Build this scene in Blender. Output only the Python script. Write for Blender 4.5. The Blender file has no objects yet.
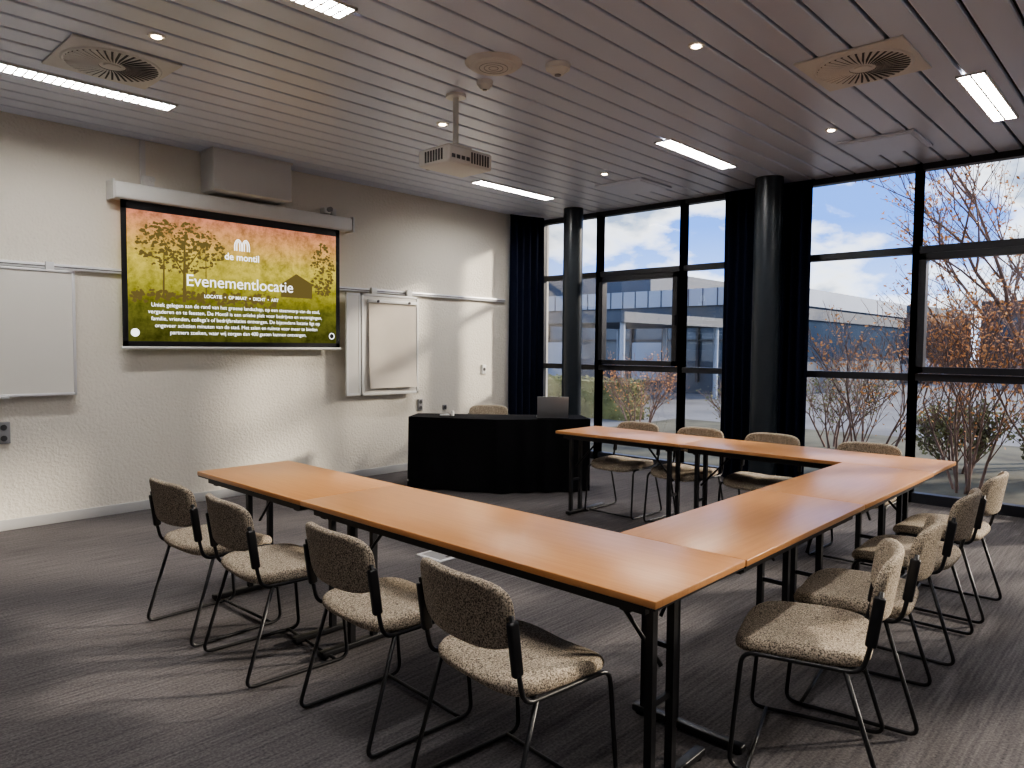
import bpy, bmesh, math, random
from mathutils import Vector, Matrix
random.seed(7)
C=bpy.context.scene.collection
pi=math.pi
try:
    bpy.context.scene.view_settings.look='AgX - Medium High Contrast'
except Exception: pass
# ------------------------------------------------------------------ materials
def newmat(name):
    m=bpy.data.materials.new(name); m.use_nodes=True
    nt=m.node_tree; return m,nt,nt.nodes['Principled BSDF']
def pm(name,col,rough=.5,metal=0,spec=.5,bump=0,bscale=50,var=0,vscale=5,emis=None,es=0):
    m,nt,b=newmat(name)
    b.inputs['Base Color'].default_value=(*col,1); b.inputs['Roughness'].default_value=rough
    b.inputs['Metallic'].default_value=metal; b.inputs['Specular IOR Level'].default_value=spec
    tc=nt.nodes.new('ShaderNodeTexCoord')
    if var:
        n=nt.nodes.new('ShaderNodeTexNoise'); n.inputs['Scale'].default_value=vscale; n.inputs['Detail'].default_value=4
        r=nt.nodes.new('ShaderNodeValToRGB')
        r.color_ramp.elements[0].position=.3; r.color_ramp.elements[1].position=.7
        r.color_ramp.elements[0].color=(*[c*(1-var) for c in col],1); r.color_ramp.elements[1].color=(*[min(1,c*(1+var)) for c in col],1)
        nt.links.new(tc.outputs['Object'],n.inputs['Vector']); nt.links.new(n.outputs['Fac'],r.inputs['Fac']); nt.links.new(r.outputs['Color'],b.inputs['Base Color'])
    if bump:
        n=nt.nodes.new('ShaderNodeTexNoise'); n.inputs['Scale'].default_value=bscale; n.inputs['Detail'].default_value=3
        bp=nt.nodes.new('ShaderNodeBump'); bp.inputs['Strength'].default_value=bump; bp.inputs['Distance'].default_value=.01
        nt.links.new(tc.outputs['Object'],n.inputs['Vector']); nt.links.new(n.outputs['Fac'],bp.inputs['Height']); nt.links.new(bp.outputs['Normal'],b.inputs['Normal'])
    if emis: b.inputs['Emission Color'].default_value=(*emis,1); b.inputs['Emission Strength'].default_value=es
    return m
M={}
M['plaster']=pm('plaster_wall',(.80,.76,.68),.9,bump=.7,bscale=42,spec=.2)
M['plain']=pm('plain_wall',(.76,.75,.73),.9,spec=.2,bump=.2,bscale=60)
M['slat']=pm('ceiling_slat_metal',(.70,.75,.89),.34,metal=.12)
M['gap']=pm('ceiling_gap',(.02,.02,.022),.9)
M['black']=pm('black_metal',(.012,.012,.014),.4)
M['frame']=pm('window_frame_paint',(.02,.022,.03),.4)
M['col']=pm('column_paint',(.016,.023,.032),.35)
M['white']=pm('white_plastic',(.82,.82,.80),.4)
M['offwhite']=pm('offwhite_paint',(.74,.73,.71),.5)
M['grey']=pm('grey_plastic',(.3,.3,.31),.45)
M['dgrey']=pm('dark_slot',(.06,.06,.065),.6)
M['alu']=pm('aluminium',(.76,.76,.78),.4,metal=.3)
M['cloth']=pm('black_table_cloth',(.006,.006,.008),.85,spec=.15,bump=.3,bscale=90)
M['curtain']=pm('navy_curtain',(.006,.009,.024),.9,spec=.1,bump=.3,bscale=120)
M['board']=pm('whiteboard_surface',(.78,.76,.71),.35)
M['paper']=pm('flipchart_paper',(.68,.62,.54),.8,var=.03)
M['lamp']=pm('lamp_diffuser',(1,1,1),.5,emis=(1,.96,.91),es=88)
M['lampd']=pm('downlight_glow',(1,1,1),.5,emis=(1,.75,.5),es=40)
M['louver']=pm('lamp_louver',(.8,.8,.78),.35,metal=.2)
M['laptop']=pm('laptop_aluminium',(.42,.43,.45),.35,metal=.6)
M['base']=pm('baseboard_paint',(.5,.5,.5),.5)
M['lens']=pm('lens_glass',(.02,.03,.05),.05)
M['bark']=pm('tree_bark',(.20,.13,.10),.9,var=.3,vscale=8)
M['leaf']=pm('autumn_leaf',(.58,.26,.08),.8,var=.45,vscale=1.5)
M['leafg']=pm('green_leaf',(.17,.17,.06),.8,var=.5,vscale=2)
M['clad']=pm('white_cladding',(.28,.32,.38),.6,var=.06,vscale=1)
M['cladd']=pm('dark_cladding',(.045,.06,.085),.6,var=.1,vscale=1)
M['brick']=pm('brick_wall',(.10,.075,.065),.9,var=.2,vscale=3)
M['winext']=pm('exterior_glass',(.05,.07,.1),.1)
M['pave']=pm('paving',(.15,.15,.15),.9,var=.25,vscale=.6)
M['grass']=pm('leaf_litter',(.085,.08,.05),.95,var=.5,vscale=1.6)
M['carw']=pm('car_paint',(.55,.55,.57),.2)
M['rubber']=pm('rubber',(.02,.02,.02),.8)

# wood tabletop
m,nt,b=newmat('beech_tabletop'); M['wood']=m
tc=nt.nodes.new('ShaderNodeTexCoord'); mp=nt.nodes.new('ShaderNodeMapping'); mp.inputs['Scale'].default_value=(3,60,3)
n=nt.nodes.new('ShaderNodeTexNoise'); n.inputs['Scale'].default_value=1.2; n.inputs['Detail'].default_value=6
r=nt.nodes.new('ShaderNodeValToRGB'); r.color_ramp.elements[0].position=.3; r.color_ramp.elements[1].position=.75
r.color_ramp.elements[0].color=(.56,.265,.105,1); r.color_ramp.elements[1].color=(.63,.32,.135,1)
nt.links.new(tc.outputs['Object'],mp.inputs['Vector']); nt.links.new(mp.outputs[0],n.inputs['Vector']); nt.links.new(n.outputs['Fac'],r.inputs['Fac']); nt.links.new(r.outputs['Color'],b.inputs['Base Color'])
b.inputs['Roughness'].default_value=.30
# tweed
m,nt,b=newmat('tweed_fabric'); M['tweed']=m
tc=nt.nodes.new('ShaderNodeTexCoord')
n=nt.nodes.new('ShaderNodeTexNoise'); n.inputs['Scale'].default_value=200; n.inputs['Detail'].default_value=3
r=nt.nodes.new('ShaderNodeValToRGB'); r.color_ramp.elements[0].position=.36; r.color_ramp.elements[1].position=.62
r.color_ramp.elements[0].color=(.095,.08,.068,1); r.color_ramp.elements[1].color=(.60,.51,.40,1)
bp=nt.nodes.new('ShaderNodeBump'); bp.inputs['Strength'].default_value=.5; bp.inputs['Distance'].default_value=.004
nt.links.new(tc.outputs['Object'],n.inputs['Vector']); nt.links.new(n.outputs['Fac'],r.inputs['Fac']); nt.links.new(r.outputs['Color'],b.inputs['Base Color'])
nt.links.new(n.outputs['Fac'],bp.inputs['Height']); nt.links.new(bp.outputs['Normal'],b.inputs['Normal'])
b.inputs['Roughness'].default_value=.95; b.inputs['Specular IOR Level'].default_value=.15
# carpet
m,nt,b=newmat('carpet'); M['carpet']=m
tc=nt.nodes.new('ShaderNodeTexCoord'); mp=nt.nodes.new('ShaderNodeMapping'); mp.inputs['Scale'].default_value=(1.2,30,1)
n=nt.nodes.new('ShaderNodeTexNoise'); n.inputs['Scale'].default_value=2.2; n.inputs['Detail'].default_value=5
n2=nt.nodes.new('ShaderNodeTexNoise'); n2.inputs['Scale'].default_value=90; n2.inputs['Detail'].default_value=2
mx=nt.nodes.new('ShaderNodeMath'); mx.operation='ADD'; 
ml=nt.nodes.new('ShaderNodeMath'); ml.operation='MULTIPLY'; ml.inputs[1].default_value=.5
r=nt.nodes.new('ShaderNodeValToRGB'); r.color_ramp.elements[0].position=.34; r.color_ramp.elements[1].position=.66
r.color_ramp.elements[0].color=(.068,.064,.069,1); r.color_ramp.elements[1].color=(.175,.163,.166,1)
nt.links.new(tc.outputs['Object'],mp.inputs['Vector']); nt.links.new(mp.outputs[0],n.inputs['Vector']); nt.links.new(tc.outputs['Object'],n2.inputs['Vector'])
nt.links.new(n.outputs['Fac'],mx.inputs[0]); nt.links.new(n2.outputs['Fac'],mx.inputs[1]); nt.links.new(mx.outputs[0],ml.inputs[0])
nt.links.new(ml.outputs[0],r.inputs['Fac']); nt.links.new(r.outputs['Color'],b.inputs['Base Color'])
bp=nt.nodes.new('ShaderNodeBump'); bp.inputs['Strength'].default_value=.6; bp.inputs['Distance'].default_value=.006
nt.links.new(ml.outputs[0],bp.inputs['Height']); nt.links.new(bp.outputs['Normal'],b.inputs['Normal'])
b.inputs['Roughness'].default_value=.95; b.inputs['Specular IOR Level'].default_value=.1
# glass
m=bpy.data.materials.new('window_glass'); m.use_nodes=True; nt=m.node_tree; nt.nodes.clear(); M['glass']=m
o=nt.nodes.new('ShaderNodeOutputMaterial'); t=nt.nodes.new('ShaderNodeBsdfTransparent'); g=nt.nodes.new('ShaderNodeBsdfGlossy'); g.inputs['Roughness'].default_value=.02
t.inputs[0].default_value=(.92,.95,.96,1)
fz=nt.nodes.new('ShaderNodeFresnel'); fz.inputs[0].default_value=1.5; mx=nt.nodes.new('ShaderNodeMixShader')
nt.links.new(fz.outputs[0],mx.inputs[0]); nt.links.new(t.outputs[0],mx.inputs[1]); nt.links.new(g.outputs[0],mx.inputs[2]); nt.links.new(mx.outputs[0],o.inputs[0])
# projected image
m=bpy.data.materials.new('projected_slide'); m.use_nodes=True; nt=m.node_tree; nt.nodes.clear(); M['slide']=m
o=nt.nodes.new('ShaderNodeOutputMaterial'); e=nt.nodes.new('ShaderNodeEmission'); e.inputs[1].default_value=1.1
tc=nt.nodes.new('ShaderNodeTexCoord'); sp=nt.nodes.new('ShaderNodeSeparateXYZ'); nt.links.new(tc.outputs['Generated'],sp.inputs[0])
rv=nt.nodes.new('ShaderNodeValToRGB'); cr=rv.color_ramp
cr.elements[0].position=0; cr.elements[0].color=(.09,.09,.02,1)
cr.elements[1].position=1; cr.elements[1].color=(.72,.27,.17,1)
for p_,c_ in ((.28,(.17,.17,.035,1)),(.46,(.50,.44,.07,1)),(.66,(.80,.62,.12,1)),(.86,(.84,.42,.16,1))):
    el=cr.elements.new(p_); el.color=c_
nt.links.new(sp.outputs['Z'],rv.inputs['Fac'])
n=nt.nodes.new('ShaderNodeTexNoise'); n.inputs['Scale'].default_value=8; n.inputs['Detail'].default_value=10; n.inputs['Roughness'].default_value=.8
mp=nt.nodes.new('ShaderNodeMapping'); mp.inputs['Scale'].default_value=(1.7,1,1); nt.links.new(tc.outputs['Generated'],mp.inputs[0]); nt.links.new(mp.outputs[0],n.inputs['Vector'])
rt=nt.nodes.new('ShaderNodeValToRGB'); rt.color_ramp.elements[0].position=.42; rt.color_ramp.elements[1].position=.62
rt.color_ramp.elements[0].color=(1,1,1,1); rt.color_ramp.elements[1].color=(.35,.38,.3,1)
nt.links.new(n.outputs['Fac'],rt.inputs['Fac'])
mm=nt.nodes.new('ShaderNodeMixRGB'); mm.blend_type='MULTIPLY'; mm.inputs[0].default_value=.9
nt.links.new(rv.outputs['Color'],mm.inputs[1]); nt.links.new(rt.outputs['Color'],mm.inputs[2]); nt.links.new(mm.outputs[0],e.inputs[0]); nt.links.new(e.outputs[0],o.inputs[0])
m=bpy.data.materials.new('slide_text'); m.use_nodes=True; nt=m.node_tree; nt.nodes.clear(); M['stext']=m
o=nt.nodes.new('ShaderNodeOutputMaterial'); e=nt.nodes.new('ShaderNodeEmission'); e.inputs[1].default_value=2.0; nt.links.new(e.outputs[0],o.inputs[0])
m=bpy.data.materials.new('slide_tree'); m.use_nodes=True; nt=m.node_tree; nt.nodes.clear(); M['stree']=m
o=nt.nodes.new('ShaderNodeOutputMaterial'); e=nt.nodes.new('ShaderNodeEmission'); e.inputs[0].default_value=(.20,.15,.05,1); e.inputs[1].default_value=.8; nt.links.new(e.outputs[0],o.inputs[0])

# ------------------------------------------------------------------ mesh helpers
class MB:
    def __init__(s,*mats): s.v=[];s.f=[];s.mi=[];s.sm=[];s.mats=[M[x] for x in mats]
    def add(s,vs,fs,mi=0,T=None,smooth=False):
        o=len(s.v)
        for p in vs: s.v.append(tuple(T@Vector(p)) if T else tuple(p))
        for f in fs: s.f.append(tuple(o+i for i in f)); s.mi.append(mi); s.sm.append(smooth)
    def box(s,x0,x1,y0,y1,z0,z1,mi=0,T=None,bev=0):
        if bev:
            bm=bmesh.new(); bmesh.ops.create_cube(bm,size=1)
            for v in bm.verts: v.co=Vector(((x0+x1)/2+v.co.x*(x1-x0),(y0+y1)/2+v.co.y*(y1-y0),(z0+z1)/2+v.co.z*(z1-z0)))
            bmesh.ops.bevel(bm,geom=bm.edges[:],offset=bev,segments=3,affect='EDGES',profile=.5)
            bm.verts.index_update()
            s.add([v.co[:] for v in bm.verts],[[v.index for v in f.verts] for f in bm.faces],mi,T,True); bm.free(); return
        s.add([(x0,y0,z0),(x1,y0,z0),(x1,y1,z0),(x0,y1,z0),(x0,y0,z1),(x1,y0,z1),(x1,y1,z1),(x0,y1,z1)],
              [(0,3,2,1),(4,5,6,7),(0,1,5,4),(1,2,6,5),(2,3,7,6),(3,0,4,7)],mi,T)
    def cyl(s,p0,p1,r0,r1=None,n=20,mi=0,caps=True):
        r1=r0 if r1 is None else r1
        p0=Vector(p0);p1=Vector(p1);d=(p1-p0).normalized()
        a=d.orthogonal().normalized(); b_=d.cross(a)
        vs=[p0+(a*math.cos(2*pi*i/n)+b_*math.sin(2*pi*i/n))*r0 for i in range(n)]+[p1+(a*math.cos(2*pi*i/n)+b_*math.sin(2*pi*i/n))*r1 for i in range(n)]
        s.add(vs,[(i,(i+1)%n,n+(i+1)%n,n+i) for i in range(n)],mi,None,True)
        if caps:
            s.add(vs,[tuple(range(n-1,-1,-1)),tuple(range(n,2*n))],mi)
    def tube(s,pts,r,mi=0,n=8,fil=.03,closed=False):
        P=[Vector(p) for p in pts]; Q=[]
        N=len(P)
        for i,p in enumerate(P):
            if not closed and (i==0 or i==N-1): Q.append(p); continue
            a=P[i-1]; c=P[(i+1)%N]
            l1=min(fil,(a-p).length*.45); l2=min(fil,(c-p).length*.45)
            A=p+(a-p).normalized()*l1; B=p+(c-p).normalized()*l2
            for k in range(6):
                t=k/5; Q.append(A*(1-t)**2+p*2*t*(1-t)+B*t*t)
        n_=len(Q); rings=[]; nrm=None
        for i,q in enumerate(Q):
            if closed: d=(Q[(i+1)%n_]-Q[i-1]).normalized()
            else: d=(Q[min(i+1,n_-1)]-Q[max(i-1,0)]).normalized()
            nrm=d.orthogonal().normalized() if nrm is None else (nrm-d*nrm.dot(d)).normalized()
            b_=d.cross(nrm); rings.append([q+(nrm*math.cos(2*pi*k/n)+b_*math.sin(2*pi*k/n))*r for k in range(n)])
        vs=[v for rg in rings for v in rg]; fs=[]
        for i in range(n_ if closed else n_-1):
            j=(i+1)%n_
            for k in range(n): fs.append((i*n+k,i*n+(k+1)%n,j*n+(k+1)%n,j*n+k))
        if not closed: fs+= [tuple(range(n-1,-1,-1)),tuple((n_-1)*n+k for k in range(n))]
        s.add(vs,fs,mi,None,True)
    def cushion(s,a,b_,t,deform,mi=0,ex=5,n=48,edge=.02):
        rings=[(.25,t/2),(.5,t/2),(.75,t/2),(.93,t/2)]
        rr=[]
        for sc,w in rings: rr.append((sc,0,w))
        for k in range(7):
            an=pi/2-pi*k/6
            rr.append((1,-edge*(1-math.cos(an)),(t/2)*math.sin(an)))
        for sc,w in reversed(rings): rr.append((sc,0,-w))
        vs=[deform(0,0,t/2)]
        for sc,ins,w in rr:
            for i in range(n):
                th=2*pi*i/n; c=math.cos(th); s_=math.sin(th)
                rad=(abs(c)**ex+abs(s_)**ex)**(-1/ex)
                vs.append(deform((a*sc+ins if sc==1 else (a-edge)*sc)*c*rad,(b_*sc+ins if sc==1 else (b_-edge)*sc)*s_*rad,w))
        vs.append(deform(0,0,-t/2)); fs=[]
        L=len(rr)
        for i in range(n): fs.append((0,1+i,1+(i+1)%n))
        for k in range(L-1):
            for i in range(n): fs.append((1+k*n+i,1+(k+1)*n+i,1+(k+1)*n+(i+1)%n,1+k*n+(i+1)%n))
        e=len(vs)-1
        for i in range(n): fs.append((1+(L-1)*n+i,e,1+(L-1)*n+(i+1)%n))
        s.add(vs,fs,mi,None,True)
    def mesh(s,name):
        me=bpy.data.meshes.new(name); me.from_pydata(s.v,[],s.f)
        for m_ in s.mats: me.materials.append(m_)
        for i,p in enumerate(me.polygons): p.material_index=s.mi[i]; p.use_smooth=s.sm[i]
        bm=bmesh.new(); bm.from_mesh(me); bmesh.ops.recalc_face_normals(bm,faces=bm.faces[:]); bm.to_mesh(me); bm.free()
        return me
    def obj(s,name,loc=(0,0,0),rot=0,parent=None):
        o=bpy.data.objects.new(name,s.mesh(name)); C.objects.link(o); o.location=loc; o.rotation_euler=(0,0,rot)
        if parent: o.parent=parent
        return o
def empty(name,loc=(0,0,0),rot=0):
    o=bpy.data.objects.new(name,None); C.objects.link(o); o.location=loc; o.rotation_euler=(0,0,rot); o.empty_display_size=.1; return o
def inst(name,me,parent):
    o=bpy.data.objects.new(name,me); C.objects.link(o); o.parent=parent; return o

YA,XB,H=6.72,7.73,3.24
X0,Y0=-2.2,-3.1
# ------------------------------------------------------------------ shell
mb=MB('carpet'); mb.box(X0,XB+.1,Y0,YA,-.1,0); mb.obj('floor')
mb=MB('plaster'); mb.box(X0-.2,XB+.2,YA,YA+.2,-.1,H+.1); mb.obj('wall_north')
mb=MB('plain'); mb.box(X0-.2,X0,Y0,YA,-.1,H+.1); mb.obj('wall_west')
mb=MB('plain'); mb.box(X0-.2,XB+.2,Y0-.2,Y0,-.1,H+.1); mb.obj('wall_south')
mb=MB('base','offwhite'); mb.box(X0,XB-.1,YA-.015,YA,0,.085,0,bev=.004); mb.obj('baseboard_north')
mb=MB('base'); mb.box(X0,X0+.015,Y0,YA,0,.085); mb.obj('baseboard_west')
mb=MB('base'); mb.box(X0,XB,Y0,Y0+.015,0,.085); mb.obj('baseboard_south')
# ceiling slats along X
mb=MB('slat','gap'); mb.box(X0,XB+.2,Y0,YA,H+.03,H+.1,1)
y=YA
while y>Y0+.05:
    y1=y-.006; y0=max(y-.2+.014,Y0)
    pr=[(y0,H+.035),(y0,H+.008),(y0+.003,H+.002),(y0+.009,H),(y1-.009,H),(y1-.003,H+.002),(y1,H+.008),(y1,H+.035)]
    vs=[(X0,a,b) for a,b in pr]+[(XB,a,b) for a,b in pr]; n=len(pr)
    mb.add(vs,[(i,i+1,n+i+1,n+i) for i in range(n-1)]+[tuple(range(n)),tuple(range(n,2*n))],0)
    y-=.2
mb.obj('ceiling')
mb=MB('frame'); mb.box(XB-.005,XB+.12,Y0,YA,H-.03,H+.03); mb.obj('trim_1')
# windows
def window(i,ya,yb,op):
    e=empty('window_%d'%i,(XB,0,0))
    mb=MB('frame'); w=.032
    mb.box(-.02,.08,ya-w,ya+w,0,H)
    mb.box(-.02,.08,yb-w,yb+w,0,H)
    for z,t in ((0.045,.05),(1.215,.034),(2.43,.034),(H-.03,.03)): mb.box(-.02,.08,ya,yb,z-t,z+t)
    if op:
        a,b_=ya+w+.005,yb-w-.005; t=.062; z0,z1=1.255,2.39
        mb.box(-.05,.05,a,a+t,z0,z1); mb.box(-.05,.05,b_-t,b_,z0,z1); mb.box(-.05,.05,a,b_,z0,z0+t); mb.box(-.05,.05,a,b_,z1-t,z1)
        mb.box(-.08,-.05,a+.01,a+.04,1.75,1.87)
    mb.obj('frame',parent=e)
    g=MB('glass'); g.add([(.03,ya,0),(.03,yb,0),(.03,yb,H),(.03,ya,H)],[(0,1,2,3)]); g.obj('glass',parent=e)
edges=[6.68,5.69,4.46,3.2,1.94,.7,-.55,-1.8,-3.06]
ops=[0,1,0,0,1,0,1,0]
for i in range(8): window(i+1,edges[i+1],edges[i],ops[i])
# columns
for (x,y,r) in ((7.32,5.80,.125),(7.34,3.24,.14),(7.34,.75,.14),(7.34,-1.75,.14)):
    mb=MB('col'); mb.cyl((0,0,0),(0,0,H),r,n=40); mb.cyl((0,0,0),(0,0,.04),r+.012,n=40); mb.obj('column',(x,y,0))
# curtains
def curtain(pts,amp,freq,z0=.02,z1=H-.03):
    P=[Vector(p) for p in pts]; L=[0]
    for i in range(1,len(P)): L.append(L[-1]+(P[i]-P[i-1]).length)
    N=int(L[-1]/.008); row=[]
    for k in range(N+1):
        s=L[-1]*k/N; i=1
        while i<len(P)-1 and L[i]<s: i+=1
        t=(s-L[i-1])/(L[i]-L[i-1]); p=P[i-1].lerp(P[i],t); d=(P[i]-P[i-1]).normalized(); nn=Vector((-d.y,d.x))
        row.append((p,nn,s))
    vs=[];nz=8
    for j in range(nz+1):
        z=z0+(z1-z0)*j/nz
        for p,nn,s in row:
            q=p+nn*(amp*math.sin(s*freq*2*pi)*(1-.15*j/nz)+.012*math.sin(s*31+j*.4))
            vs.append((q.x,q.y,z))
    W=N+1; fs=[(j*W+k,j*W+k+1,(j+1)*W+k+1,(j+1)*W+k) for j in range(nz) for k in range(N)]
    mb=MB('curtain'); mb.add(vs,fs,0,None,True)
    mb.cyl((P[0].x,P[0].y,z1),(P[-1].x,P[-1].y,z1),.012)
    return mb.obj('curtain')
curtain([(7.00,6.60),(7.33,6.54),(7.50,6.46)],.045,9)
curtain([(7.60,3.86),(7.60,2.88)],.05,10)
curtain([(7.60,.95),(7.60,.25)],.05,10)
curtain([(7.60,-1.4),(7.60,-2.2)],.05,10)

# ------------------------------------------------------------------ ceiling fixtures
def strip(x0,x1,y):
    e=empty('ceiling_light',((x0+x1)/2,y,H)); L=(x1-x0)/2; w=.085
    mb=MB('louver','lamp')
    mb.box(-L,L,-w,-w+.012,-.012,.004);mb.box(-L,L,w-.012,w,-.012,.004);mb.box(-L,-L+.012,-w,w,-.012,.004);mb.box(L-.012,L,-w,w,-.012,.004)
    mb.obj('housing',parent=e)
    lb=MB('lamp'); lb.add([(-L+.012,-w+.012,-.001),(L-.012,-w+.012,-.001),(L-.012,w-.012,-.001),(-L+.012,w-.012,-.001)],[(0,1,2,3)]); lb.obj('diffuser',parent=e)
    b=MB('louver'); n=22
    for k in range(1,n):
        x=-L+2*L*k/n; b.box(x-.006,x+.006,-w+.012,w-.012,-.013,-.002)
    b.box(-L,L,-.006,.006,-.013,-.002)
    b.obj('louver',parent=e)
for y in (5.62,3.34,1.09,-1.15):
    strip(1.05,2.27,y); strip(5.42,6.64,y)
def diffuser(x,y):
    e=empty('air_diffuser',(x,y,H)); h=.31
    mb=MB('offwhite','dgrey'); mb.box(-h,h,-h,h,-.014,0,0,bev=.005); mb.cyl((0,0,-.022),(0,0,-.014),.275,.285,48)
    mb.cyl((0,0,-.028),(0,0,-.022),.05,.05,24)
    n=40
    for k in range(n):
        T=Matrix.Rotation(2*pi*k/n,4,'Z')
        mb.box(.075,.262,-.006,.008,-.0232,-.0215,1,T)
        T2=T@Matrix.Translation((.168,0.012,-.024))@Matrix.Rotation(.5,4,'X'); mb.box(-.092,.092,-.006,.006,-.001,.001,0,T2)
    mb.obj('plate',parent=e)
diffuser(1.66,5.03); diffuser(4.82,1.55)
for x,y in ((6.72,4.5),(6.75,1.97)):
    mb=MB('slat','gap'); mb.box(-.3,.3,-.3,.3,-.02,0,0,bev=.006); mb.box(-.26,.26,-.26,.26,-.024,-.02,0); mb.obj('ceiling_panel',(x,y,H))
mb=MB('offwhite','grey'); mb.cyl((0,0,-.025),(0,0,0),.15,.18,40); mb.cyl((0,0,-.032),(0,0,-.025),.11,.12,40,0); 
for rr in (.03,.06,.09): mb.tube([(rr*math.cos(a*pi/8),rr*math.sin(a*pi/8),-.032) for a in range(16)],.002,1,6,closed=True,fil=.01)
mb.obj('ceiling_speaker',(3.27,3.24,H))
mb=MB('white','grey'); mb.cyl((0,0,-.03),(0,0,0),.075,.08,32); mb.cyl((0,0,-.06),(0,0,-.03),.035,.065,32); mb.cyl((0,0,-.066),(0,0,-.06),.02,.02,16,1); mb.obj('smoke_detector',(3.56,2.96,H))
mb=MB('white','grey'); mb.cyl((0,0,-.03),(0,0,0),.05,.055,32); mb.cyl((0,0,-.055),(0,0,-.03),.025,.045,32); mb.cyl((0,0,-.06),(0,0,-.055),.015,.015,16,1); mb.obj('smoke_detector',(3.45,3.5,H))
for x in (1.69,3.87,6.05):
    for y in (4.40,2.17,-.06):
        mb=MB('white','lampd'); mb.cyl((0,0,-.008),(0,0,0),.045,.05,24); mb.cyl((0,0,-.011),(0,0,-.008),.026,.026,20,1); mb.obj('downlight',(x,y,H))
# projector
e=empty('projector',(3.50,3.84,0))
mb=MB('white','grey','lens','alu')
mb.cyl((0,0,H-.02),(0,0,H),.07,.07,28); mb.cyl((0,0,2.88),(0,0,H-.02),.02,.02,20); mb.box(-.09,.09,-.07,.07,2.86,2.88,0)
for sx in (-1,1):
    for sy in (-1,1): mb.cyl((sx*.08,sy*.06,2.86),(sx*.15,sy*.1,2.835),.008,.008,8,3)
mb.obj('ceiling_mount',parent=e)
mb=MB('white','grey','lens','dgrey')
mb.box(-.21,.21,-.16,.16,2.72,2.84,0,bev=.02)
mb.cyl((-.09,.15,2.777),(-.09,.20,2.777),.05,.045,28,1); mb.cyl((-.09,.20,2.777),(-.09,.203,2.777),.035,.035,24,2)
for k in range(7): mb.box(-.213,-.208,-.1+k*.028,-.085+k*.028,2.74,2.815,3)
for k in range(7): mb.box(.0+k*.026,.013+k*.026,-.163,-.158,2.74,2.815,3)
for k in range(4): mb.box(-.18+k*.045,-.15+k*.045,-.163,-.158,2.75,2.775,3)
mb.obj('body',parent=e)

# ------------------------------------------------------------------ wall A furniture
e=empty('projection_screen',(-.055,0,0)); YS=YA-.10; G=.004
mb=MB('white'); mb.box(2.22,4.56,YS-.06,YA-G,2.69,2.83,0,bev=.02); mb.box(2.205,2.22,YS-.07,YA-G,2.68,2.84);mb.box(4.56,4.575,YS-.07,YA-G,2.68,2.84); mb.obj('casing',parent=e)
mb=MB('black'); x0,x1,z0,z1=2.28,4.43,1.45,2.69; bw=.045
ys0,ys1=YS-.004,YS
mb.box(x0,x0+bw,ys0,ys1,z0,z1);mb.box(x1-bw,x1,ys0,ys1,z0,z1);mb.box(x0,x1,ys0,ys1,z0,z0+bw);mb.box(x0,x1,ys0,ys1,z1-.07,z1); mb.obj('border',parent=e)
mb=MB('slide'); mb.box(x0+bw,x1-bw,ys0+.001,ys1-.001,z0+bw,z1-.07); mb.obj('slide_image',parent=e)
mb=MB('white'); mb.cyl((x0-.01,YS,z0-.012),(x1+.01,YS,z0-.012),.014); mb.obj('bottom_bar',parent=e)
mb=MB('stree')
random.seed(3)
LY=[0]
def blob(cx,cz,r):
    LY[0]+=1; yy=YS-.0045-LY[0]*1e-6
    n=11; vs=[(cx+r*math.cos(2*pi*i/n)*random.uniform(.5,1.2),yy,cz+r*.8*math.sin(2*pi*i/n)*random.uniform(.5,1.2)) for i in range(n)]
    mb.add(vs,[tuple(range(n))])
for i in range(520):
    a=random.random()*2*pi; d=random.random()**.6; blob(2.78+.40*d*math.cos(a),2.34+.23*d*math.sin(a),random.uniform(.005,.022))
def seg(xa,za,xb,zb,w):
    mb.add([(xa-w,YS-.0045,za),(xa+w,YS-.0045,za),(xb+w*.5,YS-.0045,zb),(xb-w*.5,YS-.0045,zb)],[(0,1,2,3)])
seg(2.80,1.85,2.81,2.4,.016); seg(2.62,1.88,2.63,2.3,.01); seg(2.8,2.1,2.62,2.4,.008); seg(2.8,2.12,3.0,2.4,.008); seg(3.0,1.9,3.0,2.3,.006)
for i in range(200):
    a=random.random()*2*pi; d=random.random()**.6; blob(4.22+.14*d*math.cos(a),2.25+.28*d*math.sin(a),random.uniform(.006,.022))
for i in range(200): blob(random.uniform(2.35,3.7),random.gauss(1.9,.03),random.uniform(.008,.03))
mb.add([(3.75,YS-.0046,1.95),(3.75,YS-.0046,2.08),(3.92,YS-.0046,2.19),(4.1,YS-.0046,2.10),(4.1,YS-.0046,1.95)],[(0,1,2,3,4)])
mb.obj('slide_trees',parent=e)
def text(s,x,z,size,par,bold=0,dy=.006):
    cu=bpy.data.curves.new('slide_text','FONT'); cu.body=s; cu.size=size; cu.align_x='CENTER'; cu.offset=bold; cu.materials.append(M['stext'])
    o=bpy.data.objects.new('slide_text',cu); C.objects.link(o); o.location=(x,YS-dy,z); o.rotation_euler=(pi/2,0,0); o.parent=par
text('de montil',3.35,2.27,.09,e,.001)
text('Evenementlocatie',3.35,2.0,.15,e,0)
text('LOCATIE  •  OP MAAT  •  DICHT  •  ART',3.35,1.90,.042,e,.0005)
para=['Uniek gelegen aan de rand van het groene landschap, op een steenworp van de stad,','vergaderen en te feesten. De Montil is een unieke plek voor bedrijven en verenigingen,','familie, vrienden, collega’s of bedrijfsrelaties ontvangen. De bijzondere locatie ligt op','ongeveer achttien minuten van de stad. Met zalen en ruimte voor meer te bieden','partners zoeken, waar wij zorgen dan 400 gasten kunnen ontvangen.']
for i,s in enumerate(para): text(s,3.35,1.80-i*.06,.049,e,0)
mb=MB('stext')
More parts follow.
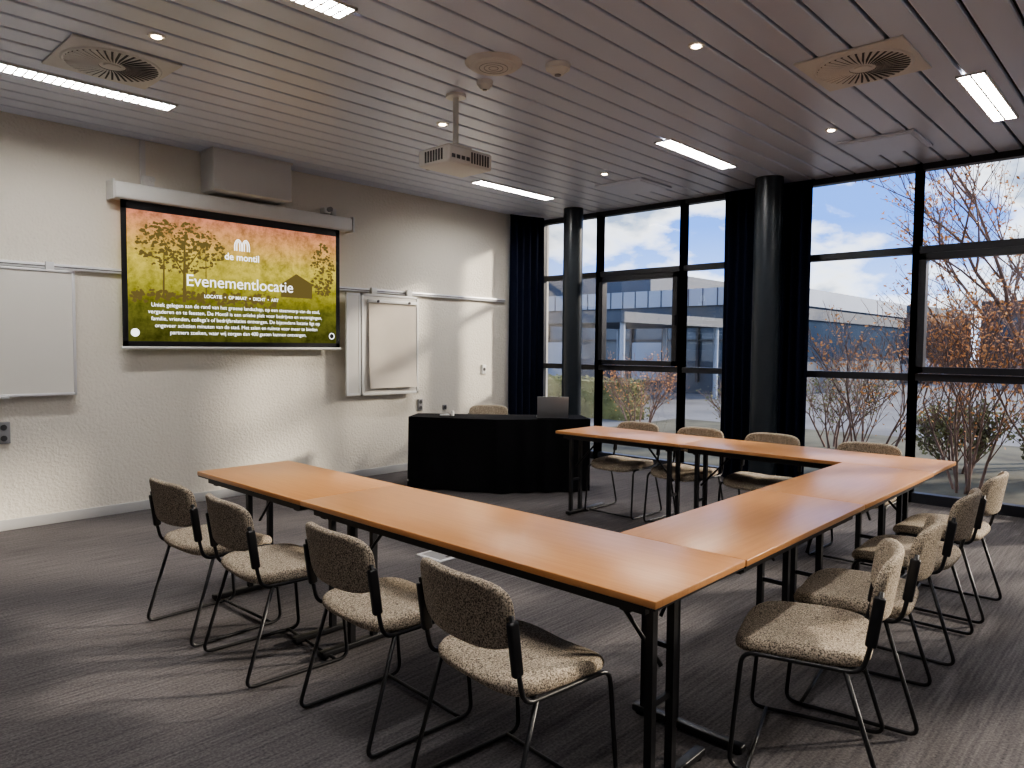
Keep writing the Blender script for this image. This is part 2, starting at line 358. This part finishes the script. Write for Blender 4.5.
for k in range(2):
    cx=3.31+k*.075
    for w in (0,.02):
        mb.tube([(cx-.035+w,YS-.008,2.36),(cx-.035+w,YS-.008,2.43),(cx,YS-.008,2.475-w),(cx+.035-w,YS-.008,2.43),(cx+.035-w,YS-.008,2.36)],.005,0,6,fil=.04)
for cx,cz in ((2.38,1.57),(4.33,1.57)):
    mb.tube([(cx+.03*math.cos(a*pi/8),YS-.006,cz+.03*math.sin(a*pi/8)) for a in range(16)],.004,0,6,closed=True,fil=.005)
mb.obj('slide_logo',parent=e)
mb=MB('black','stext'); mb.cyl((4.33,YS-.004,1.57),(4.33,YS-.0055,1.57),.04,.04,24); mb.cyl((2.38,YS-.004,1.57),(2.38,YS-.0055,1.57),.035,.035,24,1); mb.obj('slide_badges',parent=e)
mb=MB('offwhite'); mb.box(2.42,2.46,YA-.03,YA-G,2.85,H-G,0); mb.box(2.43,2.52,YA-.07,YA-G,2.845,2.93,0,bev=.008); mb.cyl((2.5,YA-.09,2.9),(2.5,YA-.07,2.9),.02,.02,12); mb.obj('cable_conduit')
mb=MB('offwhite','grey'); mb.box(4.20,4.28,YA-.1,YA-G,2.85,2.91,0,bev=.01); mb.cyl((4.25,YA-.14,2.89),(4.25,YA-.1,2.89),.025,.025,14,1); mb.box(4.32,4.37,YA-.06,YA-G,2.85,2.92,0,bev=.01); mb.obj('wall_sensor')
mb=MB('offwhite'); mb.box(2.95,3.72,YA-.28,YA-G,2.87,H-.002,0,bev=.008); mb.box(2.94,3.73,YA-.29,YA-G,H-.02,H-.002,0); mb.obj('wall_duct_box')
mb=MB('alu','dgrey'); mb.box(X0+.1,7.0,YA-.035,YA-.001,2.065,2.11,0,bev=.005); mb.box(X0+.1,7.0,YA-.037,YA-.03,2.083,2.09,1); mb.obj('wall_rail')
def board(mb,x0,x1,z0,z1,y,fw=.022,m0=0,m1=1):
    mb.box(x0,x1,y-.02,y,z0,z1,m1); mb.box(x0-.0,x0+fw,y-.028,y+.004,z0,z1,m0,bev=.004);mb.box(x1-fw,x1,y-.028,y+.004,z0,z1,m0,bev=.004);mb.box(x0,x1,y-.028,y+.004,z0,z0+fw,m0,bev=.004);mb.box(x0,x1,y-.028,y+.004,z1-fw,z1,m0,bev=.004)
e=empty('whiteboard',(0,0,0)); mb=MB('alu','board'); 
board(mb,.35,1.88,1.05,2.06,YA-.05); mb.obj('panel',parent=e)
mb=MB('alu')
for xx in (.5,1.68): mb.box(xx,xx+.06,YA-.06,YA-.04,2.04,2.12); mb.box(xx,xx+.06,YA-.052,YA-G,1.1,1.16); mb.box(xx,xx+.06,YA-.052,YA-G,1.9,1.95)
mb.box(.8,1.4,YA-.12,YA-.07,1.045,1.06); mb.obj('hooks',parent=e)
e=empty('flipchart_board',(-.04,0,0))
mb=MB('white','board'); board(mb,4.70,5.50,.92,2.05,YA-.07,.028)
for xx in (4.85,5.35): mb.box(xx,xx+.07,YA-.08,YA-.04,2.0,2.12); mb.box(xx,xx+.07,YA-.07,YA-G,1.0,1.05); mb.box(xx,xx+.07,YA-.07,YA-G,1.9,1.95)
mb.obj('panel',parent=e)
mb=MB('paper','white','dgrey')
nx,nz=14,24; vs=[]
for j in range(nz+1):
    t=j/nz
    for i in range(nx+1):
        u=i/nx; vs.append((4.79+.66*u,YA-.106-.012*t-.05*max(0,t-.8)**1.2*4*(.6+.4*u)-.004*math.sin(u*7+t*3)*t,1.97-.97*t))
mb.add(vs,[(j*(nx+1)+i,j*(nx+1)+i+1,(j+1)*(nx+1)+i+1,(j+1)*(nx+1)+i) for j in range(nz) for i in range(nx)],0,None,True)
mb.box(4.77,5.46,YA-.125,YA-.095,1.95,1.985,1,bev=.004); mb.cyl((4.9,YA-.125,1.968),(4.9,YA-.137,1.968),.014,.014,12,2); mb.cyl((5.34,YA-.125,1.968),(5.34,YA-.137,1.968),.014,.014,12,2)
mb.obj('paper_pad',parent=e)
mb=MB('white','board'); T=Matrix.Translation((4.685,YA-.085,0))@Matrix.Rotation(math.radians(-172),4,'Z')
for (a,b,c,d) in ((0,.20,.93,.955),(0,.20,2.02,2.045),(0,.022,.93,2.045),(.178,.20,.93,2.045)): mb.box(a,b,-.012,.012,c,d,0,T)
mb.box(.02,.18,-.006,.006,.95,2.03,1,T); mb.obj('side_wing',parent=e)
def socket(x,z,w,h,n=1,name='wall_socket',mm='grey'):
    mb=MB(mm,'dgrey','white'); mb.box(x-w/2,x+w/2,YA-.02,YA,z-h/2,z+h/2,0,bev=.006)
    for k in range(n):
        zz=z-h/2+h*(k+.5)/n; mb.cyl((x,YA-.024,zz),(x,YA-.018,zz),.022,.022,20,1)
    mb.obj(name)
socket(1.38,.77,.09,.17,2); socket(5.56,.77,.07,.14,2,mm='grey'); socket(5.95,.72,.06,.06,1); socket(6.63,1.18,.07,.12,1,'light_switch','white')

# ------------------------------------------------------------------ tables
def table(L,W,x,y,rot,s0,s1,sh=0):
    e=empty('folding_table',(x,y,0),rot)
    mb=MB('wood','black'); mb.box(-L/2+.001,L/2-.001,-W/2,W/2,.716,.74,0,bev=.003); mb.box(-L/2+.004,L/2-.004,-W/2+.004,W/2-.004,.709,.717,1); mb.obj('tabletop',parent=e)
    mb=MB('black')
    for sy in (-1,1): mb.box(-L/2+.06,L/2-.06,sy*(W/2-.05)-.012,sy*(W/2-.05)+.012,.675,.709)
    for xe in (-L/2+s0,L/2-s1):
        for d in (-.065,.065): mb.box(xe-.014,xe+.014,sh+d-.014,sh+d+.014,.03,.69)
        mb.box(xe-.02,xe+.02,-W/2+.05,W/2-.05,.665,.709)
        mb.box(xe-.02,xe+.02,-W/2+.03,W/2-.03,.008,.036,0,bev=.006)
        for sy in (-1,1): mb.cyl((xe,sy*(W/2-.06),0),(xe,sy*(W/2-.06),.012),.018,.018,12)
        mb.box(xe-.006,xe+.006,sh-.06,sh+.06,.3,.32)
        s=1 if xe<0 else -1
        mb.tube([(xe,sh,.42),(xe+s*.26,sh,.69)],.008,0,6)
    mb.obj('leg_frame',parent=e)
R90=pi/2
table(1.12,.58,2.07,3.59,R90,.12,.12,-.03)
table(1.94,.58,2.07,2.06,R90,.14,.12,.02)
table(1.26,.53,2.99,1.352,0,.08,.12,.12)
table(1.26,.53,4.25,1.352,0,.12,.12,.05)
table(1.22,.59,5.175,3.43,R90,.12,.12,.15)
table(1.73,.59,5.175,1.955,R90,.2,.12,.15)

# ------------------------------------------------------------------ chairs
def seatdef(u,v,w):
    z=.452+w+.010*(1-(u/.23)**2)*(1 if w>0 else 0)
    z+= -.02*max(0,(u-.12)/.11)**2 + (-.006) 
    z-= .012*(1-abs(v)/.23) if w>0 else 0
    return (u+.01,v,z-u*.03)
mb=MB('tweed','black'); mb.cushion(.225,.235,.046,seatdef,0,4.5,edge=.018); SEAT=mb.mesh('seat')
def backdef(u,v,w):
    x=-.268+1.0*u*u -.16*v + w
    return (x,u,.683+v)
mb=MB('tweed','black'); mb.cushion(.225,.112,.034,backdef,0,4.2,edge=.014); BACK=mb.mesh('backrest')
mb=MB('black'); r=.0082
for s in (-1,1):
    y=s*.232
    mb.tube([(-.233,y*1.0,.70),(-.215,y*1.02,.56),(-.185,y*1.02,.425),(.19,y*1.02,.425),(.225,y*1.06,.012),(-.265,y*1.06,.012),(-.135,y*1.02,.425)],r,0,8,fil=.045)
    T=Matrix.Translation((-.218,y,.60))@Matrix.Rotation(math.radians(-8),4,'Y')
    mb.box(-.018,.018,-.012,.012,-.085,.085,0,T,bev=.008)
mb.tube([(.165,-.245,.014),(.165,.245,.014)],.0075)
mb.tube([(-.12,-.235,.42),(-.12,.235,.42)],.0075); mb.tube([(.15,-.235,.42),(.15,.235,.42)],.0075)
CF=mb.mesh('frame')
def chair(x,y,deg):
    e=empty('conference_chair',(x,y,0),math.radians(deg)); inst('seat',SEAT,e); inst('backrest',BACK,e); inst('frame',CF,e)
for x,y,d in ((1.69,3.71,2),(1.70,3.09,-4),(1.74,2.29,-3),(1.74,1.59,-6)): chair(x,y,d)
for x,y,d in ((2.62,.97,106),(3.21,.98,98),(4.03,1.0,92),(4.75,1.0,90)): chair(x,y,d)
for x,y,d in ((5.36,3.65,180),(5.36,3.03,178),(5.40,2.40,182),(5.36,1.67,180)): chair(x,y,d)
chair(5.76,5.76,223)

# ------------------------------------------------------------------ presenter desk
pts=[(4.70,5.86),(5.14,5.02),(5.90,4.42),(6.18,4.76),(5.52,5.44),(5.03,6.10)]
cx=sum(p[0] for p in pts)/6; cy=sum(p[1] for p in pts)/6
per=[]
for i in range(6):
    a=Vector(pts[i]);b=Vector(pts[(i+1)%6]);n=max(8,int((b-a).length/.015)); d=(b-a).normalized(); nn=Vector((d.y,-d.x))
    for k in range(n): per.append((a.lerp(b,k/n),nn,k/n))
e=empty('presenter_desk',(0,0,0)); mb=MB('cloth'); N=len(per); lev=10; vs=[]
for j in range(lev+1):
    z=.745-(.745-.012)*j/lev
    for i,(p,nn,t) in enumerate(per):
        am=.022*(j/lev)**.7
        q=p+nn*(am*math.sin(i*.33+math.sin(i*.07)*2)+.02*(j/lev))
        vs.append((q.x,q.y,z))
mb.add(vs,[(j*N+i,j*N+(i+1)%N,(j+1)*N+(i+1)%N,(j+1)*N+i) for j in range(lev) for i in range(N)],0,None,True)
mb.add([(p.x,p.y,.745) for p,_,_ in per],[tuple(range(N))]); mb.obj('cloth_skirt',parent=e)
mb=MB('cloth'); vs=[(p[0]+(cx-p[0])*.04,p[1]+(cy-p[1])*.04) for p in pts]
mb.add([(a,b,.72) for a,b in vs]+[(a,b,.742) for a,b in vs],[tuple(range(6)),tuple(range(6,12))]+[(i,(i+1)%6,6+(i+1)%6,6+i) for i in range(6)])
for a,b in [(p[0]+(cx-p[0])*.15,p[1]+(cy-p[1])*.15) for p in pts]: mb.cyl((a,b,0),(a,b,.72),.02)
mb.obj('desk_frame',parent=e)
# laptop (lid back towards the room)
e=empty('laptop',(5.68,4.74,.747),math.radians(43))
mb=MB('laptop','black'); mb.box(0.0,.22,-.16,.16,0,.012,0,bev=.004); 
for k in range(5): mb.box(.03+k*.02,.045+k*.02,-.13,.13,.012,.0135,1)
mb.obj('base',(0,0,0),0,e)
mb=MB('laptop','black','lens'); T=Matrix.Translation((.0,0,.012))@Matrix.Rotation(math.radians(-12),4,'Y'); 
mb.box(-.004,.004,-.16,.16,0,.215,0,T,bev=.003); mb.box(.0042,.005,-.15,.15,.008,.205,2,T); mb.obj('lid',parent=e)
mb=MB('alu','white'); mb.box(-.05,.05,-.02,.02,0,.018,0,bev=.005); mb.cyl((.08,.02,0),(.08,.02,.05),.018,.018,16,1); mb.obj('presentation_remote',(5.02,5.66,.747),-.8)
mb=MB('alu','dgrey','grey'); mb.box(-.13,.13,-.13,.13,0,.008,0,bev=.003); mb.box(-.1,.1,-.1,.1,.008,.0095,2); mb.box(-.03,.03,-.09,-.07,.0095,.011,1); mb.obj('floor_socket_box',(3.34,3.79,0))

# ------------------------------------------------------------------ exterior
ZG=-.25
mb=MB('pave','grass'); mb.box(XB+.15,140,-60,90,ZG-.1,ZG,0); mb.box(XB+.2,15.5,-14,9,ZG,ZG+.03,1); mb.obj('ground')
mb=MB('clad','cladd','winext','frame')
mb.box(25,40,10.6,34,ZG,1.0,1); mb.box(25,40,10.6,34,1.0,2.6,2); mb.box(24.9,40,10.5,34,2.6,3.1,1); mb.box(24.8,40,10.4,34,3.1,3.75,0)
for k in range(16): mb.box(24.85,25,10.6+k*1.5,10.7+k*1.5,.2,2.6,3)
for k in range(0,16,3): mb.box(24.88,25,10.7+k*1.5,12.1+k*1.5,.2,1.7,0)
for k in range(40): mb.box(24.77,24.8,10.4+k*.6,10.43+k*.6,3.1,3.75,1)
mb.box(24.9,25,10.6,34,1.75,1.83,3)
mb.box(30,42,19,40,3.75,5.2,1); 
mb.obj('factory_building')
mb=MB('clad','cladd','winext')
mb.box(17,23,11.6,16,2.2,2.5,1); 
for a in (11.8,13.8,15.8):
    for b in (17.2,22.8): mb.cyl((b,a,ZG),(b,a,2.25),.08)
mb.obj('entrance_canopy')
mb=MB('brick','cladd','winext','clad')
mb.box(45,58,11,17.8,ZG,3.9,0); mb.box(44.9,58,10.9,17.9,3.6,4.0,1)
for k in range(5): mb.box(44.9,45,11.4+k*1.3,12.4+k*1.3,1.4,2.8,2)
mb.box(50,70,-12,9,ZG,4.4,0); mb.box(49.9,50,-11,8,2.2,3.4,2)
mb.obj('brick_building')
def car(x,y,rot,mat):
    mb=MB(mat,'winext','rubber','alu')
    prof=[(-2.1,.35),(-2.15,.7),(-1.9,.95),(-1.5,1.0),(-.9,1.42),(.7,1.45),(1.4,1.0),(2.0,.88),(2.15,.6),(2.1,.3)]
    n=len(prof); vs=[(a,-.85,b) for a,b in prof]+[(a,.85,b) for a,b in prof]
    mb.add(vs,[tuple(range(n)),tuple(range(n,2*n))]+[(i,(i+1)%n,n+(i+1)%n,n+i) for i in range(n)])
    for s in (-1,1):
        y_=s*.86; mb.add([(-1.3,y_,1.02),(-.85,y_,1.36),(.62,y_,1.38),(1.15,y_,1.02)],[(0,1,2,3)],1)
        for wx in (-1.35,1.35): mb.cyl((wx,s*.7,.33),(wx,s*.88,.33),.33,.33,20,2); mb.cyl((wx,s*.88,.33),(wx,s*.885,.33),.2,.2,16,3)
    mb.obj('parked_car',(x,y,ZG),rot)
car(43,11.5,1.4,'carw'); car(42,16.8,1.5,'clad')
def tree(name,x,y,h,seed,leaves,lm='leaf',multi=5,spread=.5,lev=5,r0=.04,ls=1):
    rnd=random.Random(seed); mb=MB('bark',lm); tips=[]
    def br(p,d,L,r,l):
        n=3; q=p
        for k in range(n):
            d=(d+Vector((rnd.uniform(-.16,.16),rnd.uniform(-.16,.16),rnd.uniform(-.05,.12)))).normalized()
            q2=q+d*L/n; mb.cyl(q,q2,max(r*(1-k*.15),.0035),max(r*(1-(k+1)*.15),.003),4 if l<lev-1 else 6,0,False)
            q=q2
            if l<=2: tips.append((q.copy(),l))
            if l>0:
                for _ in range(1 if k<n-1 else 2):
                    a=rnd.uniform(0,2*pi); o=Vector((math.cos(a),math.sin(a),rnd.uniform(-.1,.5)))
                    br(q,(d+o*spread*1.1).normalized(),L*rnd.uniform(.55,.78),r*.55,l-1)
    for k in range(multi):
        a=2*pi*k/multi+rnd.random(); br(Vector((math.cos(a)*.15,math.sin(a)*.15,0)),Vector((math.cos(a)*spread*.6,math.sin(a)*spread*.6,1)).normalized(),h*.38,r0,lev-1)
    for _ in range(leaves):
        p,l=rnd.choice(tips); p=p+Vector((rnd.gauss(0,.05),rnd.gauss(0,.05),rnd.gauss(0,.05)))
        s=rnd.uniform(.014,.034)*ls; a=Vector((rnd.gauss(0,1),rnd.gauss(0,1),rnd.gauss(0,1))).normalized(); b=a.orthogonal().normalized()
        mb.add([p-a*s,p+b*s*.6,p+a*s,p-b*s*.6],[(0,1,2,3)],1)
    mb.obj(name,(x,y,ZG))
tree('autumn_tree',13.6,1.2,6.4,1,4500,'leaf',3,.5,5,.06,1.3)
tree('autumn_shrub',10.4,3.1,2.6,2,900,'leaf',5,.5,4,.018)
tree('autumn_shrub',10.0,1.9,3.1,5,1800,'leaf',7,.5,4,.018)
tree('autumn_shrub',9.9,.8,2.9,8,1800,'leaf',6,.5,4,.018)
tree('green_shrub',12.9,4.4,1.7,9,900,'leafg',6,.6,4,.02)
tree('autumn_shrub',12.6,8.2,1.9,12,800,'leaf',6,.6,4,.02)
tree('green_shrub',12.4,5.8,1.5,15,900,'leafg',6,.6,4,.02)
tree('green_shrub',11.6,2.3,1.2,19,1600,'leafg',7,.7,4,.02,1.4)
tree('green_shrub',11.6,1.1,1.2,21,1600,'leafg',7,.7,4,.02,1.4)
tree('bare_tree',21,21,6,14,300,'leaf',1,.5,5,.1)
tree('bare_tree',36,5,7.5,24,300,'leaf',1,.5,5,.14)
def hedge(x,y,lx,ly,h,seed):
    rnd=random.Random(seed); mb=MB('leafg','bark'); mb.box(-lx/2+.1,lx/2-.1,-ly/2+.1,ly/2-.1,0,h-.1,0)
    for _ in range(2500):
        p=Vector((rnd.uniform(-lx/2,lx/2),rnd.uniform(-ly/2,ly/2),rnd.uniform(0,h)))
        f=rnd.randrange(3)
        if f==0: p.x=-lx/2+rnd.uniform(0,.1)
        elif f==1: p.z=h-rnd.uniform(0,.12)
        else: p.y=(1 if rnd.random()<.5 else -1)*ly/2
        s=rnd.uniform(.02,.05); a=Vector((rnd.gauss(0,1),rnd.gauss(0,1),rnd.gauss(0,1))).normalized(); b=a.orthogonal().normalized()
        mb.add([p-a*s,p+b*s*.7,p+a*s,p-b*s*.7],[(0,1,2,3)],0)
    mb.obj('hedge',(x,y,ZG))
hedge(14.6,12,.9,5,1.0,1)

# ------------------------------------------------------------------ world + sun
w=bpy.data.worlds.new('World'); bpy.context.scene.world=w; w.use_nodes=True; nt=w.node_tree; nt.nodes.clear()
o=nt.nodes.new('ShaderNodeOutputWorld'); bg=nt.nodes.new('ShaderNodeBackground'); bg.inputs[1].default_value=3.1
tc=nt.nodes.new('ShaderNodeTexCoord'); sp=nt.nodes.new('ShaderNodeSeparateXYZ'); nt.links.new(tc.outputs['Generated'],sp.inputs[0])
g=nt.nodes.new('ShaderNodeValToRGB'); g.color_ramp.elements[0].position=0; g.color_ramp.elements[0].color=(.38,.55,.92,1); g.color_ramp.elements[1].position=.6; g.color_ramp.elements[1].color=(.06,.15,.5,1)
el=g.color_ramp.elements.new(.16); el.color=(.10,.24,.68,1)
nt.links.new(sp.outputs['Z'],g.inputs[0])
mp=nt.nodes.new('ShaderNodeMapping'); mp.inputs['Scale'].default_value=(1,1,2.0); mp.inputs['Location'].default_value=(.75,.3,0.2)
nt.links.new(tc.outputs['Generated'],mp.inputs[0])
n=nt.nodes.new('ShaderNodeTexNoise'); n.inputs['Scale'].default_value=5.5; n.inputs['Detail'].default_value=9; n.inputs['Roughness'].default_value=.55; nt.links.new(mp.outputs[0],n.inputs['Vector'])
cm=nt.nodes.new('ShaderNodeValToRGB'); cm.color_ramp.elements[0].position=.44; cm.color_ramp.elements[0].color=(0,0,0,1); cm.color_ramp.elements[1].position=.54; cm.color_ramp.elements[1].color=(1,1,1,1)
nt.links.new(n.outputs['Fac'],cm.inputs[0])
cc=nt.nodes.new('ShaderNodeValToRGB'); cc.color_ramp.elements[0].position=.49; cc.color_ramp.elements[0].color=(1.0,1.0,1.0,1); cc.color_ramp.elements[1].position=.62; cc.color_ramp.elements[1].color=(.22,.28,.40,1)
nt.links.new(n.outputs['Fac'],cc.inputs[0])
mx=nt.nodes.new('ShaderNodeMixRGB'); nt.links.new(cm.outputs[0],mx.inputs[0]); nt.links.new(g.outputs[0],mx.inputs[1]); nt.links.new(cc.outputs[0],mx.inputs[2])
nt.links.new(mx.outputs[0],bg.inputs[0]); nt.links.new(bg.outputs[0],o.inputs[0])
sl=bpy.data.lights.new('sun','SUN'); sl.energy=8; sl.angle=math.radians(4.0); sl.color=(1,.86,.70)
so=bpy.data.objects.new('sun',sl); C.objects.link(so)
el_,az=math.radians(20),math.radians(33)
d=Vector((-math.cos(az)*math.cos(el_),math.sin(az)*math.cos(el_),-math.sin(el_)))
so.rotation_euler=d.to_track_quat('-Z','Y').to_euler(); so.location=(20,-5,10)

# ------------------------------------------------------------------ camera
f,yaw,pit,rol,h=721.78,.7522,.0509,.0084,1.47
F=Vector((math.cos(yaw)*math.cos(pit),math.sin(yaw)*math.cos(pit),-math.sin(pit))); R=Vector((math.sin(yaw),-math.cos(yaw),0)); U=R.cross(F)
R2=R*math.cos(rol)+U*math.sin(rol); U2=-R*math.sin(rol)+U*math.cos(rol)
cd=bpy.data.cameras.new('camera'); co=bpy.data.objects.new('camera',cd); C.objects.link(co)
cd.sensor_width=36; cd.lens=f/1024*36; cd.clip_start=.05; cd.clip_end=500
co.matrix_world=Matrix(((R2.x,U2.x,-F.x,0),(R2.y,U2.y,-F.y,0),(R2.z,U2.z,-F.z,h),(0,0,0,1)))
bpy.context.scene.camera=co
